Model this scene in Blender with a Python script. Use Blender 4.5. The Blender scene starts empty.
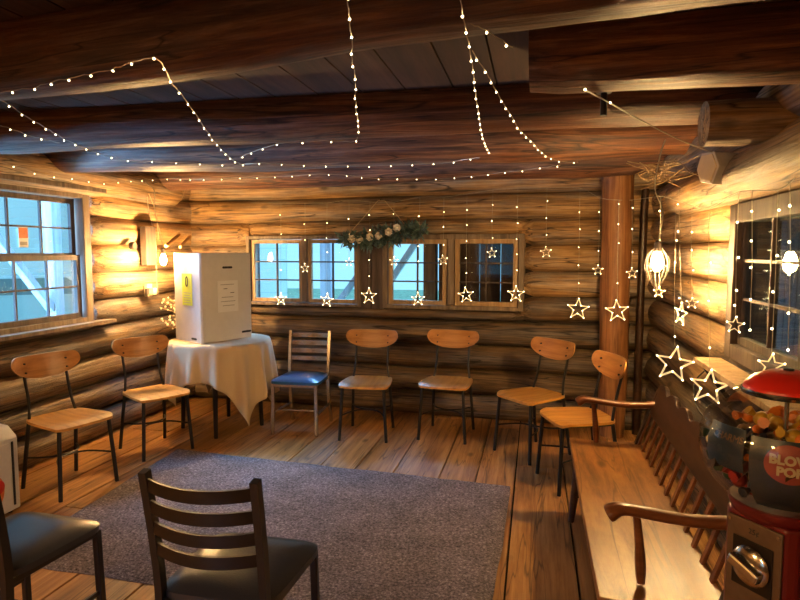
import bpy, bmesh, math, random
from mathutils import Vector, Matrix, noise
random.seed(7)
SC = bpy.context.scene
COL = SC.collection
PI = math.pi
# ------------------------------------------------------------------ camera, world, lights, exposure
YAW, PITCH, EYE = math.radians(12.7), math.radians(4.6), 1.5
cd = bpy.data.cameras.new('camera'); cam = bpy.data.objects.new('camera', cd); COL.objects.link(cam)
cam.location = (0, 0, EYE); cam.rotation_euler = (PI/2 - PITCH, 0, YAW)
cd.lens = 27.0; cd.sensor_width = 36.0; cd.clip_start = 0.02
SC.camera = cam
SC.view_settings.view_transform = 'Standard'; SC.view_settings.look = 'None'
SC.view_settings.gamma = 1.0; SC.view_settings.exposure = 0.85; SC.view_settings.use_curve_mapping = False
W = bpy.data.worlds.new('sky'); SC.world = W; W.use_nodes = True
bg = W.node_tree.nodes['Background']; bg.inputs[0].default_value = (0.34, 0.66, 0.88, 1); bg.inputs[1].default_value = 0.95

def area(name, loc, target, size, power, color):
    l = bpy.data.lights.new(name, 'AREA'); l.shape = 'RECTANGLE'; l.size, l.size_y = size
    l.energy = power; l.color = color
    o = bpy.data.objects.new(name, l); COL.objects.link(o); o.location = loc
    o.rotation_euler = (Vector(target) - Vector(loc)).to_track_quat('-Z', 'Y').to_euler()
    return o
DAY = (0.28, 0.55, 1.0)
area('daylight_back', (-1.3, 8.0, 4.3), (-1.2, 5.3, 1.3), (3.5, 1.8), 1100, DAY)
area('daylight_left', (-6.0, 3.2, 3.8), (-3.4, 3.6, 1.4), (2.2, 2.2), 700, DAY)
area('daylight_low', (-6.6, 3.0, -0.1), (-3.4, 3.6, 1.5), (2.5, 1.0), 800, DAY)
area('daylight_behind', (-1.4, -2.9, 2.6), (-1.2, 1.5, 0.6), (1.6, 1.2), 260, DAY)
def lamp(name, loc, power, color, radius):
    l = bpy.data.lights.new(name, 'POINT'); l.energy = power; l.color = color; l.shadow_soft_size = radius
    o = bpy.data.objects.new(name, l); COL.objects.link(o); o.location = loc
WARM = (1.0, 0.56, 0.19)
lamp('warm_fill_behind', (-2.5, -0.3, 1.96), 62, WARM, 0.10)  # added warm fill behind the camera, no fixture belongs to it
lamp('warm_fill_side', (-1.2, -1.1, 1.96), 44, WARM, 0.10)  # second added fill, likewise without a fixture

# ------------------------------------------------------------------ picture measurements: pixel of the photograph -> point on a real plane
FW = Vector((-math.sin(YAW)*math.cos(PITCH), math.cos(YAW)*math.cos(PITCH), -math.sin(PITCH)))
RT = Vector((math.cos(YAW), math.sin(YAW), 0)); UP = RT.cross(FW)
EYEP = Vector((0, 0, EYE))
def ray(x, y): return FW + RT*((x-400)/600) + UP*((300-y)/600)
def onz(x, y, z): d = ray(x, y); return EYEP + d*((z-EYE)/d.z)
def onx(x, y, X): d = ray(x, y); return EYEP + d*(X/d.x)
def ony(x, y, Y): d = ray(x, y); return EYEP + d*(Y/d.y)
def onb(x, y, off=0.0): d = ray(x, y); return EYEP + d*((5.26-off)/(d.y+.06*d.x))
BT = math.atan(-.06)                                  # the back wall stands slightly askew
def bpt(u, d, z):                                     # u along the back wall from x=0, d out of it into the room
    c, s = math.cos(BT), math.sin(BT)
    return Vector((u*c + d*s, 5.26 + u*s - d*c, z))

# ------------------------------------------------------------------ materials
def newmat(name):
    m = bpy.data.materials.new(name); m.use_nodes = True
    nt = m.node_tree; return m, nt, nt.nodes['Principled BSDF']
def N(nt, t, **kw):
    n = nt.nodes.new(t)
    for k, v in kw.items():
        if k in ('inp',):
            for a, b in v.items(): n.inputs[a].default_value = b
        else: setattr(n, k, v)
    return n
def ramp(nt, stops):
    r = nt.nodes.new('ShaderNodeValToRGB'); e = r.color_ramp.elements
    while len(e) < len(stops): e.new(0.5)
    for i, (p, c) in enumerate(stops): e[i].position = p; e[i].color = (*c, 1)
    return r
def wood(name, dark, mid, light, axis='X', stretch=(0.9, 14), rough=0.6, bump=0.4, tone=0.5, knots=0.0, cracks=0.0, spec=0.4, weather=0.0):
    m, nt, p = newmat(name); L = nt.links.new
    tc = N(nt, 'ShaderNodeTexCoord'); at = N(nt, 'ShaderNodeAttribute', attribute_name='tone')
    sc = [stretch[1]]*3; sc['XYZ'.index(axis)] = stretch[0]
    mul = N(nt, 'ShaderNodeMath', operation='MULTIPLY', inp={1: 37.0}); L(at.outputs['Fac'], mul.inputs[0])
    add = N(nt, 'ShaderNodeVectorMath', operation='ADD'); L(tc.outputs['Object'], add.inputs[0]); L(mul.outputs[0], add.inputs[1])
    mp = N(nt, 'ShaderNodeMapping'); mp.inputs['Scale'].default_value = sc; L(add.outputs[0], mp.inputs['Vector'])
    n1 = N(nt, 'ShaderNodeTexNoise', inp={'Scale': 1.0, 'Detail': 8.0, 'Roughness': 0.7, 'Distortion': 0.35}); L(mp.outputs[0], n1.inputs['Vector'])
    n2 = N(nt, 'ShaderNodeTexNoise', inp={'Scale': 2.3, 'Detail': 4.0, 'Roughness': 0.6}); L(add.outputs[0], n2.inputs['Vector'])
    r = ramp(nt, [(0.32, dark), (0.50, mid), (0.66, light)]); L(n1.outputs['Fac'], r.inputs[0])
    r2 = ramp(nt, [(0.3, (1-tone*.5,)*3), (0.7, (1+tone*.18,)*3)]); L(n2.outputs['Fac'], r2.inputs[0])
    mx = N(nt, 'ShaderNodeMix', data_type='RGBA', blend_type='MULTIPLY'); mx.inputs['Factor'].default_value = 1
    L(r.outputs[0], mx.inputs['A']); L(r2.outputs[0], mx.inputs['B'])
    out = mx.outputs['Result']
    if weather:
        mw = N(nt, 'ShaderNodeMapping'); s1 = [7.0]*3; s1['XYZ'.index(axis)] = .9; mw.inputs['Scale'].default_value = s1; L(add.outputs[0], mw.inputs['Vector'])
        nw = N(nt, 'ShaderNodeTexNoise', inp={'Scale': 1.0, 'Detail': 7.0, 'Roughness': 0.7}); L(mw.outputs[0], nw.inputs['Vector'])
        rw = ramp(nt, [(0.44, (0, 0, 0)), (0.60, (weather,)*3)]); L(nw.outputs['Fac'], rw.inputs[0])
        hs = N(nt, 'ShaderNodeHueSaturation', inp={'Saturation': 0.45, 'Value': 0.72}); L(out, hs.inputs['Color'])
        mm = N(nt, 'ShaderNodeMix', data_type='RGBA'); L(rw.outputs[0], mm.inputs['Factor']); L(out, mm.inputs['A']); L(hs.outputs[0], mm.inputs['B']); out = mm.outputs['Result']
    # tone: a board's own colour, 0..1
    r3 = ramp(nt, [(0.0, (1-tone*.78, 1-tone*.76, 1-tone*.70)), (1.0, (1+tone*.35, 1+tone*.32, 1+tone*.25))]); L(at.outputs['Fac'], r3.inputs[0])
    m3 = N(nt, 'ShaderNodeMix', data_type='RGBA', blend_type='MULTIPLY'); m3.inputs['Factor'].default_value = 1
    L(out, m3.inputs['A']); L(r3.outputs[0], m3.inputs['B']); out = m3.outputs['Result']
    h = n1.outputs['Fac']
    if knots:
        mk = N(nt, 'ShaderNodeMapping'); s2 = [5.0]*3; s2['XYZ'.index(axis)] = 2.4; mk.inputs['Scale'].default_value = s2; L(add.outputs[0], mk.inputs['Vector'])
        v = N(nt, 'ShaderNodeTexVoronoi', inp={'Scale': 1.0, 'Randomness': 1.0}); L(mk.outputs[0], v.inputs['Vector'])
        rk = ramp(nt, [(0.05, (1-knots,)*3), (0.15, (1, 1, 1))]); L(v.outputs['Distance'], rk.inputs[0])
        m4 = N(nt, 'ShaderNodeMix', data_type='RGBA', blend_type='MULTIPLY'); m4.inputs['Factor'].default_value = 1
        L(out, m4.inputs['A']); L(rk.outputs[0], m4.inputs['B']); out = m4.outputs['Result']
    if cracks:
        mc = N(nt, 'ShaderNodeMapping'); s2 = [9.0]*3; s2['XYZ'.index(axis)] = 0.55; mc.inputs['Scale'].default_value = s2; L(add.outputs[0], mc.inputs['Vector'])
        w = N(nt, 'ShaderNodeTexNoise', inp={'Scale': 1.0, 'Detail': 3.0, 'Distortion': 0.6}); L(mc.outputs[0], w.inputs['Vector'])
        rc = ramp(nt, [(0.485, (1, 1, 1)), (0.50, (1-cracks,)*3), (0.515, (1, 1, 1))]); L(w.outputs['Fac'], rc.inputs[0])
        m5 = N(nt, 'ShaderNodeMix', data_type='RGBA', blend_type='MULTIPLY'); m5.inputs['Factor'].default_value = 1
        L(out, m5.inputs['A']); L(rc.outputs[0], m5.inputs['B']); out = m5.outputs['Result']
    L(out, p.inputs['Base Color'])
    rr = N(nt, 'ShaderNodeMapRange', inp={'To Min': max(0.05, rough-.12), 'To Max': min(1, rough+.15)}); L(n2.outputs['Fac'], rr.inputs['Value']); L(rr.outputs[0], p.inputs['Roughness'])
    p.inputs['Specular IOR Level'].default_value = spec
    if bump:
        b = N(nt, 'ShaderNodeBump', inp={'Strength': bump, 'Distance': 0.01}); L(h, b.inputs['Height']); L(b.outputs[0], p.inputs['Normal'])
    return m
def plain(name, c, rough=0.5, metal=0.0, bump=0.0, bscale=60, var=0.12, emit=0, spec=0.5):
    m, nt, p = newmat(name); L = nt.links.new
    tc = N(nt, 'ShaderNodeTexCoord'); n = N(nt, 'ShaderNodeTexNoise', inp={'Scale': bscale, 'Detail': 4.0}); L(tc.outputs['Object'], n.inputs['Vector'])
    r = ramp(nt, [(0.3, tuple(x*(1-var) for x in c)), (0.7, tuple(min(1, x*(1+var)) for x in c))]); L(n.outputs['Fac'], r.inputs[0]); L(r.outputs[0], p.inputs['Base Color'])
    p.inputs['Roughness'].default_value = rough; p.inputs['Metallic'].default_value = metal; p.inputs['Specular IOR Level'].default_value = spec
    if bump:
        b = N(nt, 'ShaderNodeBump', inp={'Strength': bump, 'Distance': 0.005}); L(n.outputs['Fac'], b.inputs['Height']); L(b.outputs[0], p.inputs['Normal'])
    if emit:
        p.inputs['Emission Color'].default_value = (*c, 1); p.inputs['Emission Strength'].default_value = emit
    return m
def glow(name, c, s, sample=True):
    m, nt, p = newmat(name)
    p.inputs['Base Color'].default_value = (*c, 1); p.inputs['Emission Color'].default_value = (*c, 1); p.inputs['Emission Strength'].default_value = s
    return m
def thinglass(name, tint=(1, 1, 1), refl=0.06, rough=0.02):
    m = bpy.data.materials.new(name); m.use_nodes = True; nt = m.node_tree; nt.nodes.clear()
    o = N(nt, 'ShaderNodeOutputMaterial'); t = N(nt, 'ShaderNodeBsdfTransparent'); g = N(nt, 'ShaderNodeBsdfGlossy'); mx = N(nt, 'ShaderNodeMixShader')
    t.inputs[0].default_value = (*tint, 1); g.inputs['Roughness'].default_value = rough
    lw = N(nt, 'ShaderNodeLayerWeight', inp={'Blend': 0.25}); mr = N(nt, 'ShaderNodeMapRange', inp={'To Min': refl, 'To Max': 0.45})
    nt.links.new(lw.outputs['Fresnel'], mr.inputs['Value']); nt.links.new(mr.outputs[0], mx.inputs[0])
    nt.links.new(t.outputs[0], mx.inputs[1]); nt.links.new(g.outputs[0], mx.inputs[2]); nt.links.new(mx.outputs[0], o.inputs[0])
    return m
M = {}
M['log'] = wood('peeled_log', (0.15, 0.08, 0.034), (0.42, 0.24, 0.095), (0.68, 0.44, 0.20), 'X', (1.8, 40), 0.55, 1.0, 0.8, 0.7, 0.85, weather=.9)
M['log_end'] = wood('sawn_log_end', (0.16, 0.10, 0.05), (0.26, 0.17, 0.09), (0.34, 0.24, 0.14), 'X', (8, 8), 0.8, 0.4, 0.4)
M['beam'] = wood('dark_beam', (0.045, 0.017, 0.009), (0.15, 0.055, 0.023), (0.34, 0.15, 0.06), 'X', (1.5, 34), 0.45, 1.0, 0.6, 0.7, 0.8, weather=.6)
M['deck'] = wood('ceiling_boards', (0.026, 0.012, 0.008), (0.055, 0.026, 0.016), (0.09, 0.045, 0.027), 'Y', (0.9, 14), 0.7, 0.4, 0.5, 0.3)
M['floor'] = wood('floor_boards', (0.24, 0.105, 0.03), (0.46, 0.215, 0.062), (0.62, 0.33, 0.11), 'Y', (1.2, 24), 0.45, 0.5, 0.45, 0.6, 0.6)
M['post'] = wood('red_post', (0.12, 0.045, 0.018), (0.30, 0.125, 0.045), (0.44, 0.21, 0.08), 'Z', (1.2, 24), 0.5, 0.4, 0.3, 0.5, 0.3)
M['trim'] = wood('old_trim', (0.12, 0.085, 0.06), (0.22, 0.16, 0.11), (0.33, 0.25, 0.17), 'Z', (1.5, 18), 0.6, 0.3, 0.3)
M['trimdark'] = wood('dark_trim', (0.05, 0.035, 0.028), (0.10, 0.07, 0.055), (0.16, 0.115, 0.085), 'Z', (1.5, 18), 0.6, 0.3, 0.3)
M['sash'] = wood('light_sash', (0.28, 0.17, 0.08), (0.46, 0.30, 0.15), (0.60, 0.42, 0.24), 'Z', (1.5, 18), 0.5, 0.3, 0.2)
M['chink'] = plain('dark_chinking', (0.035, 0.022, 0.014), 0.9)
M['seat'] = wood('honey_plywood', (0.42, 0.18, 0.04), (0.62, 0.29, 0.065), (0.72, 0.38, 0.10), 'Y', (1.5, 18), 0.32, 0.08, 0.15)
M['backwood'] = wood('plywood_back', (0.38, 0.16, 0.045), (0.55, 0.25, 0.075), (0.64, 0.32, 0.11), 'X', (1.5, 18), 0.32, 0.08, 0.15)
M['black'] = plain('black_metal', (0.018, 0.016, 0.015), 0.42, 0.3)
M['bronze'] = plain('brown_black_metal', (0.014, 0.010, 0.008), 0.33, 0.2)
M['steel'] = plain('brushed_steel', (0.52, 0.46, 0.40), 0.26, 0.9)
M['vinyl'] = plain('black_vinyl', (0.022, 0.022, 0.026), 0.30, 0, 0.15, 220)
M['vinylsheen'] = plain('dark_blue_sheen_vinyl', (0.02, 0.10, 0.26), 0.28, 0, 0.15, 220)  # dark blue brightened: the seat's blue window highlights are in the colour
M['bench'] = wood('bench_wood', (0.10, 0.038, 0.012), (0.34, 0.145, 0.038), (0.46, 0.23, 0.06), 'Y', (1.4, 11), 0.36, 0.2, 0.9, 0.6, 0.5)
M['benchdark'] = wood('dark_bench_wood', (0.018, 0.008, 0.005), (0.045, 0.019, 0.010), (0.085, 0.038, 0.018), 'Y', (1.2, 12), 0.32, 0.1, 0.3)
M['arm'] = wood('red_brown_arm', (0.09, 0.028, 0.010), (0.18, 0.062, 0.022), (0.27, 0.105, 0.04), 'X', (1.5, 14), 0.3, 0.1, 0.3)
M['cloth'] = plain('ivory_cloth', (0.60, 0.46, 0.29), 0.85, 0, 0.1, 400, 0.04)
M['card'] = plain('white_card', (0.70, 0.68, 0.64), 0.7, 0, 0.02, 20, 0.03)
M['letter'] = plain('faded_cream_print', (0.48, 0.40, 0.28), 0.7, var=0.02)
M['paper'] = plain('white_paper', (0.82, 0.82, 0.80), 0.8, var=0.02)
M['yellow'] = plain('yellow_paper', (0.68, 0.75, 0.06), 0.7, var=0.04)
M['ink'] = plain('black_ink', (0.02, 0.02, 0.02), 0.7)
M['greyink'] = plain('grey_ink', (0.35, 0.35, 0.35), 0.7)
M['white'] = plain('white_enamel', (0.62, 0.60, 0.58), 0.4, var=0.03)
M['cream'] = plain('cream_plastic', (0.75, 0.64, 0.45), 0.5, var=0.03)
M['grey'] = plain('grey_plastic', (0.62, 0.60, 0.58), 0.5, var=0.03)
M['cord'] = plain('clear_cord', (0.42, 0.38, 0.28), 0.4)
M['wire'] = plain('copper_wire', (0.45, 0.33, 0.20), 0.4, 0.5)
M['led'] = glow('warm_led', (1.0, 0.80, 0.42), 9)
M['star'] = glow('lit_acrylic', (1.0, 0.78, 0.42), 0.32)
M['bulb'] = glow('edison_bulb', (1.0, 0.60, 0.23), 1300)
M['bulb_small'] = glow('edison_bulb_dim', (1.0, 0.62, 0.24), 860)
M['glass'] = thinglass('window_glass', (0.86, 0.95, 0.98), 0.012)
M['globe'] = thinglass('globe_plastic', (0.93, 0.94, 0.92), 0.04)
M['red'] = plain('red_enamel', (0.62, 0.025, 0.015), 0.28, var=0.03)
M['redshade'] = plain('shaded_red_enamel', (0.11, 0.008, 0.009), 0.35, var=0.04)  # the lid's red darkened: shade on the machine body put into the colour
M['plate'] = plain('coin_plate', (0.17, 0.115, 0.08), 0.4, 0.6, var=0.1)  # brown darkened as well for the shade on the machine's front
M['chrome'] = plain('chrome', (0.55, 0.52, 0.48), 0.15, 1.0)
M['leaf'] = plain('eucalyptus_leaf', (0.12, 0.19, 0.16), 0.6, var=0.4)
M['rose'] = plain('cream_rose', (0.85, 0.78, 0.62), 0.7, var=0.08)
M['twig'] = plain('dry_twig', (0.42, 0.28, 0.14), 0.7, var=0.3)
M['twine'] = plain('twine', (0.55, 0.42, 0.25), 0.9)
M['brown'] = plain('dark_plastic', (0.05, 0.035, 0.03), 0.5)
M['lawn'] = plain('lawn', (0.30, 0.48, 0.36), 0.9, 0, 0.3, 6, 0.4)
M['siding'] = plain('pale_siding', (0.85, 0.9, 0.9), 0.7)
M['carpaint'] = plain('pale_car_paint', (0.55, 0.65, 0.68), 0.25)
M['darkglass'] = plain('car_glass', (0.18, 0.24, 0.26), 0.1)
M['rubber'] = plain('rubber', (0.02, 0.02, 0.02), 0.8)
M['porchwood'] = wood('porch_wood', (0.22, 0.23, 0.25), (0.34, 0.35, 0.37), (0.45, 0.46, 0.47), 'Z', (1, 12), 0.7, 0.3, 0.3)
M['doorwood'] = wood('porch_boards', (0.08, 0.028, 0.015), (0.16, 0.055, 0.028), (0.24, 0.09, 0.045), 'Z', (1, 12), 0.7, 0.3, 0.6)
M['orange'] = plain('orange_print', (0.72, 0.20, 0.06), 0.6, var=0.2)
M['pink'] = plain('pink_print', (0.30, 0.06, 0.055), 0.45, var=0.05)
M['navy'] = plain('navy_card', (0.02, 0.035, 0.065), 0.35)
def rugmat():
    m, nt, p = newmat('shag_rug'); L = nt.links.new
    tc = N(nt, 'ShaderNodeTexCoord')
    n = N(nt, 'ShaderNodeTexNoise', inp={'Scale': 85.0, 'Detail': 5.0, 'Roughness': 0.7}); L(tc.outputs['Object'], n.inputs['Vector'])
    n2 = N(nt, 'ShaderNodeTexNoise', inp={'Scale': 5.0, 'Detail': 3.0}); L(tc.outputs['Object'], n2.inputs['Vector'])
    r = ramp(nt, [(0.32, (0.06, 0.05, 0.05)), (0.55, (0.28, 0.23, 0.225)), (0.72, (0.62, 0.53, 0.52))]); L(n.outputs['Fac'], r.inputs[0])
    r2 = ramp(nt, [(0.3, (0.8,)*3), (0.7, (1.1,)*3)]); L(n2.outputs['Fac'], r2.inputs[0])
    mx = N(nt, 'ShaderNodeMix', data_type='RGBA', blend_type='MULTIPLY'); mx.inputs['Factor'].default_value = 1
    L(r.outputs[0], mx.inputs['A']); L(r2.outputs[0], mx.inputs['B']); L(mx.outputs['Result'], p.inputs['Base Color'])
    p.inputs['Roughness'].default_value = 0.95; p.inputs['Specular IOR Level'].default_value = 0.1
    b = N(nt, 'ShaderNodeBump', inp={'Strength': 1.0, 'Distance': 0.012}); L(n.outputs['Fac'], b.inputs['Height']); L(b.outputs[0], p.inputs['Normal'])
    return m
M['rug'] = rugmat()

# ------------------------------------------------------------------ mesh builder
class MB:
    def __init__(s): s.v = []; s.f = []; s.t = []; s.tone = 0.5
    def add(s, vs, fs):
        b = len(s.v); s.v += [tuple(v) for v in vs]; s.t += [s.tone]*len(vs); s.f += [tuple(b+i for i in f) for f in fs]; return s
    def box(s, lo, hi, mat=None):
        x0, y0, z0 = lo; x1, y1, z1 = hi
        vs = [Vector(p) for p in ((x0,y0,z0),(x1,y0,z0),(x1,y1,z0),(x0,y1,z0),(x0,y0,z1),(x1,y0,z1),(x1,y1,z1),(x0,y1,z1))]
        if mat: vs = [mat @ v for v in vs]
        return s.add(vs, [(0,3,2,1),(4,5,6,7),(0,1,5,4),(1,2,6,5),(2,3,7,6),(3,0,4,7)])
    def bar(s, a, b, w, d, up=(0,0,1)):                # square bar from a to b
        a, b = Vector(a), Vector(b); z = (b-a).normalized(); u = Vector(up)
        if abs(z.dot(u)) > .98: u = Vector((1,0,0)) if abs(z.x) < .9 else Vector((0,1,0))
        x = u.cross(z).normalized(); y = z.cross(x); vs = []
        for p in (a, b):
            for i, j in ((-1,-1),(1,-1),(1,1),(-1,1)): vs.append(p + x*(i*w/2) + y*(j*d/2))
        return s.add(vs, [(3,2,1,0),(4,5,6,7),(0,1,5,4),(1,2,6,5),(2,3,7,6),(3,0,4,7)])
    def tube(s, pts, r, n=8, sy=1.0, cap=True, up=None):
        pts = [Vector(p) for p in pts]; k = len(pts); rr = r if isinstance(r, (list, tuple)) else [r]*k
        T = [(pts[min(i+1, k-1)] - pts[max(i-1, 0)]).normalized() for i in range(k)]
        u = Vector(up) if up else (Vector((0,0,1)) if abs(T[0].z) < .9 else Vector((1,0,0)))
        x = (u - T[0]*u.dot(T[0])).normalized(); vs = []
        for i in range(k):
            x = (x - T[i]*x.dot(T[i])); x = x.normalized() if x.length > 1e-6 else T[i].orthogonal().normalized()
            y = T[i].cross(x)
            for j in range(n):
                a = 2*PI*j/n; vs.append(pts[i] + x*(rr[i]*math.cos(a)) + y*(rr[i]*sy*math.sin(a)))
        fs = [(i*n+j, i*n+(j+1)%n, (i+1)*n+(j+1)%n, (i+1)*n+j) for i in range(k-1) for j in range(n)]
        if cap: fs += [tuple(range(n-1, -1, -1)), tuple((k-1)*n+j for j in range(n))]
        return s.add(vs, fs)
    def lathe(s, prof, n=24, c=(0,0,0), sx=1, sy=1, mat=None):
        vs = []; c = Vector(c)
        for r, z in prof:
            for j in range(n):
                a = 2*PI*j/n; p = Vector((r*sx*math.cos(a), r*sy*math.sin(a), z)); vs.append((mat @ p if mat else p) + c)
        k = len(prof); fs = [(i*n+j, i*n+(j+1)%n, (i+1)*n+(j+1)%n, (i+1)*n+j) for i in range(k-1) for j in range(n)]
        fs += [tuple(range(n-1, -1, -1)), tuple((k-1)*n+j for j in range(n))]
        return s.add(vs, fs)
    def prism(s, outline, t0, t1, mat=None):            # outline in XY extruded along Z
        n = len(outline); vs = [Vector((x, y, t)) for t in (t0, t1) for x, y in outline]
        if mat: vs = [mat @ v for v in vs]
        return s.add(vs, [tuple(range(n-1,-1,-1)), tuple(range(n, 2*n))] + [(i, (i+1)%n, n+(i+1)%n, n+i) for i in range(n)])
    def ball(s, c, r, n=8, m=6, sz=1.0):
        prof = [(r*math.sin(PI*i/m)+1e-5, -r*sz*math.cos(PI*i/m)) for i in range(m+1)]
        return s.lathe(prof, n, c)
    def build(s, name, m, parent=None, smooth=35, bevel=0, loc=None, rot=None):
        me = bpy.data.meshes.new(name); me.from_pydata([tuple(v) for v in s.v], [], s.f)
        me.validate(); me.update()
        bm = bmesh.new(); bm.from_mesh(me); bmesh.ops.recalc_face_normals(bm, faces=bm.faces); bm.to_mesh(me); bm.free()
        if len(me.vertices) == len(s.t):
            a = me.attributes.new('tone', 'FLOAT', 'POINT'); a.data.foreach_set('value', s.t)
        me.materials.append(M[m] if isinstance(m, str) else m)
        if smooth: me.shade_smooth(); me.set_sharp_from_angle(angle=math.radians(smooth))
        o = bpy.data.objects.new(name, me); COL.objects.link(o)
        if parent: o.parent = parent
        if loc: o.location = loc
        if rot: o.rotation_euler = rot
        if bevel:
            b = o.modifiers.new('edge', 'BEVEL'); b.width = bevel; b.segments = 2; b.limit_method = 'ANGLE'
        return o
def tag(o, label, cat, group=None, kind=None):
    if label: o['label'] = label
    if cat: o['category'] = cat
    if group: o['group'] = group
    if kind: o['kind'] = kind
    return o
def thing(name, label, cat, loc=(0,0,0), rz=0, group=None):
    o = bpy.data.objects.new(name, None); COL.objects.link(o); o.location = loc; o.rotation_euler = (0, 0, rz); o.empty_display_size = .1
    return tag(o, label, cat, group)
def struct(o): o['kind'] = 'structure'; return o
def kids(o): return [c for c in COL.objects if c.parent == o]
def copy_tree(o, parent=None):
    c = o.copy(); COL.objects.link(c)
    if parent: c.parent = parent
    for ch in kids(o): copy_tree(ch, c)
    return c
def place(proto, first, loc, rz, label, name=None):
    o = proto if first else copy_tree(proto)
    o.location = loc; o.rotation_euler = (0, 0, rz); o['label'] = label
    return o
def smoothpath(pts, sub=4):
    pts = [Vector(p) for p in pts]; out = []
    for i in range(len(pts)-1):
        p0, p1, p2, p3 = pts[max(i-1,0)], pts[i], pts[i+1], pts[min(i+2, len(pts)-1)]
        for k in range(sub):
            t = k/sub; out.append(.5*((2*p1) + (p2-p0)*t + (2*p0-5*p1+4*p2-p3)*t*t + (3*p1-p0-3*p2+p3)*t**3))
    out.append(pts[-1]); return out

# ------------------------------------------------------------------ the room
RZ = .2245                                             # course height of the log walls
def log(mb, x0, x1, y, z, ry, rz, tone=.5, taper=0, wob=.010, n=22, bend=0.0, ends=.72):
    mb.tone = tone; L = x1-x0; k = max(3, int(L/.10)); sd = random.random()*50
    vs = []; fs = []
    for i in range(k+1):
        f = i/k; x = x0+L*f
        oy = wob*1.3*noise.noise(Vector((x*.9, sd, 0))); oz = wob*1.3*noise.noise(Vector((x*.9, sd, 9))) - bend*math.sin(PI*f)
        for j in range(n):
            a = 2*PI*j/n
            g = 1 + taper*(f-.5) + .07*noise.noise(Vector((x*1.6, math.cos(a)*1.4+sd, math.sin(a)*1.4))) + .025*noise.noise(Vector((x*7, math.cos(a)*3+sd, math.sin(a)*3)))
            if i in (0, k): g *= ends
            vs.append((x, y+oy+ry*g*math.cos(a), z+oz+rz*g*math.sin(a)))
    fs = [(i*n+j, i*n+(j+1)%n, (i+1)*n+(j+1)%n, (i+1)*n+j) for i in range(k) for j in range(n)]
    fs += [tuple(range(n-1,-1,-1)), tuple(k*n+j for j in range(n))]
    mb.add(vs, fs)
rows = [.10 + RZ*i for i in range(10)]                  # centres .10 ... 2.12
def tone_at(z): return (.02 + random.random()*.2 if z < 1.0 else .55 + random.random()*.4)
# local frame of every log wall: X along the wall, Y out of the room, Z up; the room-side face lies at Y=0
def log_wall(name, u0, u1, holes, loc, rz, top=2.2):
    mb = MB()
    for z in rows:
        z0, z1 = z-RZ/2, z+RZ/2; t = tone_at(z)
        cuts = [(a, b, h0, h1) for (a, b, h0, h1) in holes if h0 < z1-.03 and h1 > z0+.03]
        x = u0
        for a, b, h0, h1 in sorted(cuts):
            if a > x: log(mb, x, a, .135, z, .135, RZ/2+.003+random.uniform(-.004,.008), t)
            if h1 < z1-.03:                            # hewn strip of the log over the opening
                zz = (h1+z1)/2; log(mb, a-.05, b+.05, .15, zz, .12, (z1-h1)/2+.008, t)
            if h0 > z0+.03:
                zz = (h0+z0)/2; log(mb, a-.02, b+.02, .14, zz, .13, (h0-z0)/2+.008, t)
            x = b
        if x < u1: log(mb, x, u1, .135, z, .135, RZ/2+.003+random.uniform(-.004,.008), t)
    w = struct(mb.build(name, 'log', None, 50, loc=loc, rot=(0, 0, rz)))
    # weather side: solid sheathing with the same openings
    sb = MB(); xs = [u0] + [v for h in sorted(holes) for v in h[:2]] + [u1]
    for i in range(0, len(xs), 2): sb.box((xs[i], .14, -.1), (xs[i+1], .24, 2.5))
    for a, b, h0, h1 in holes:
        sb.box((a, .14, -.1), (b, .24, h0)); sb.box((a, .14, h1), (b, .24, 2.5))
    s = sb.build('chinking', 'chink', w, 0)
    return w
# back wall: u measured from x=0
log_wall('wall_back', -3.75, 1.3, [(-2.76, -.12, .99, 1.63)], (0, 5.26, 0), BT)
# left wall: local X = -Y world  -> rotate so that local Y points to -X
log_wall('wall_left', -1.8, 5.9, [(2.95, 4.13, .95, 1.97)], (-3.38, 0, 0), PI/2)
# right wall: local X runs towards the camera
log_wall('wall_right', -5.6, 1.8, [(-3.20, -1.55, 1.03, 1.70)], (.90, 0, 0), -PI/2)
log_wall('wall_front', -1.25, 3.75, [(.9, 2.1, .95, 1.75)], (0, -1.5, 0), PI)

def boards(mb, x0, x1, y0, y1, z0, z1, w, gap=.006):
    x = x0
    while x < x1:
        ww = w*(.8+.45*random.random()); e = min(x+ww, x1); y = y0; 
        while y < y1:
            l = min(y1-y, 1.8+2.4*random.random()); mb.tone = random.random()
            dz = random.random()*.003
            mb.box((x+gap/2, y+gap/2, z0), (e-gap/2, y+l-gap/2, z1-dz)); y += l
        x = e
fb = MB(); boards(fb, -3.6, 1.2, -1.7, 5.7, -.03, 0, .30, .010)
fl = struct(fb.build('floor', 'floor', None, 0))
MB().box((-3.7, -1.8, -.12), (1.3, 5.8, -.031)).build('subfloor', 'chink', fl, 0)
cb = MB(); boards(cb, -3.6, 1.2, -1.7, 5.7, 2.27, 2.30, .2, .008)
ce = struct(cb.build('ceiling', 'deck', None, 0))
MB().box((-3.7, -1.8, 2.301), (1.3, 5.8, 2.5)).build('roof_slab', 'chink', ce, 0)

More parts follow.
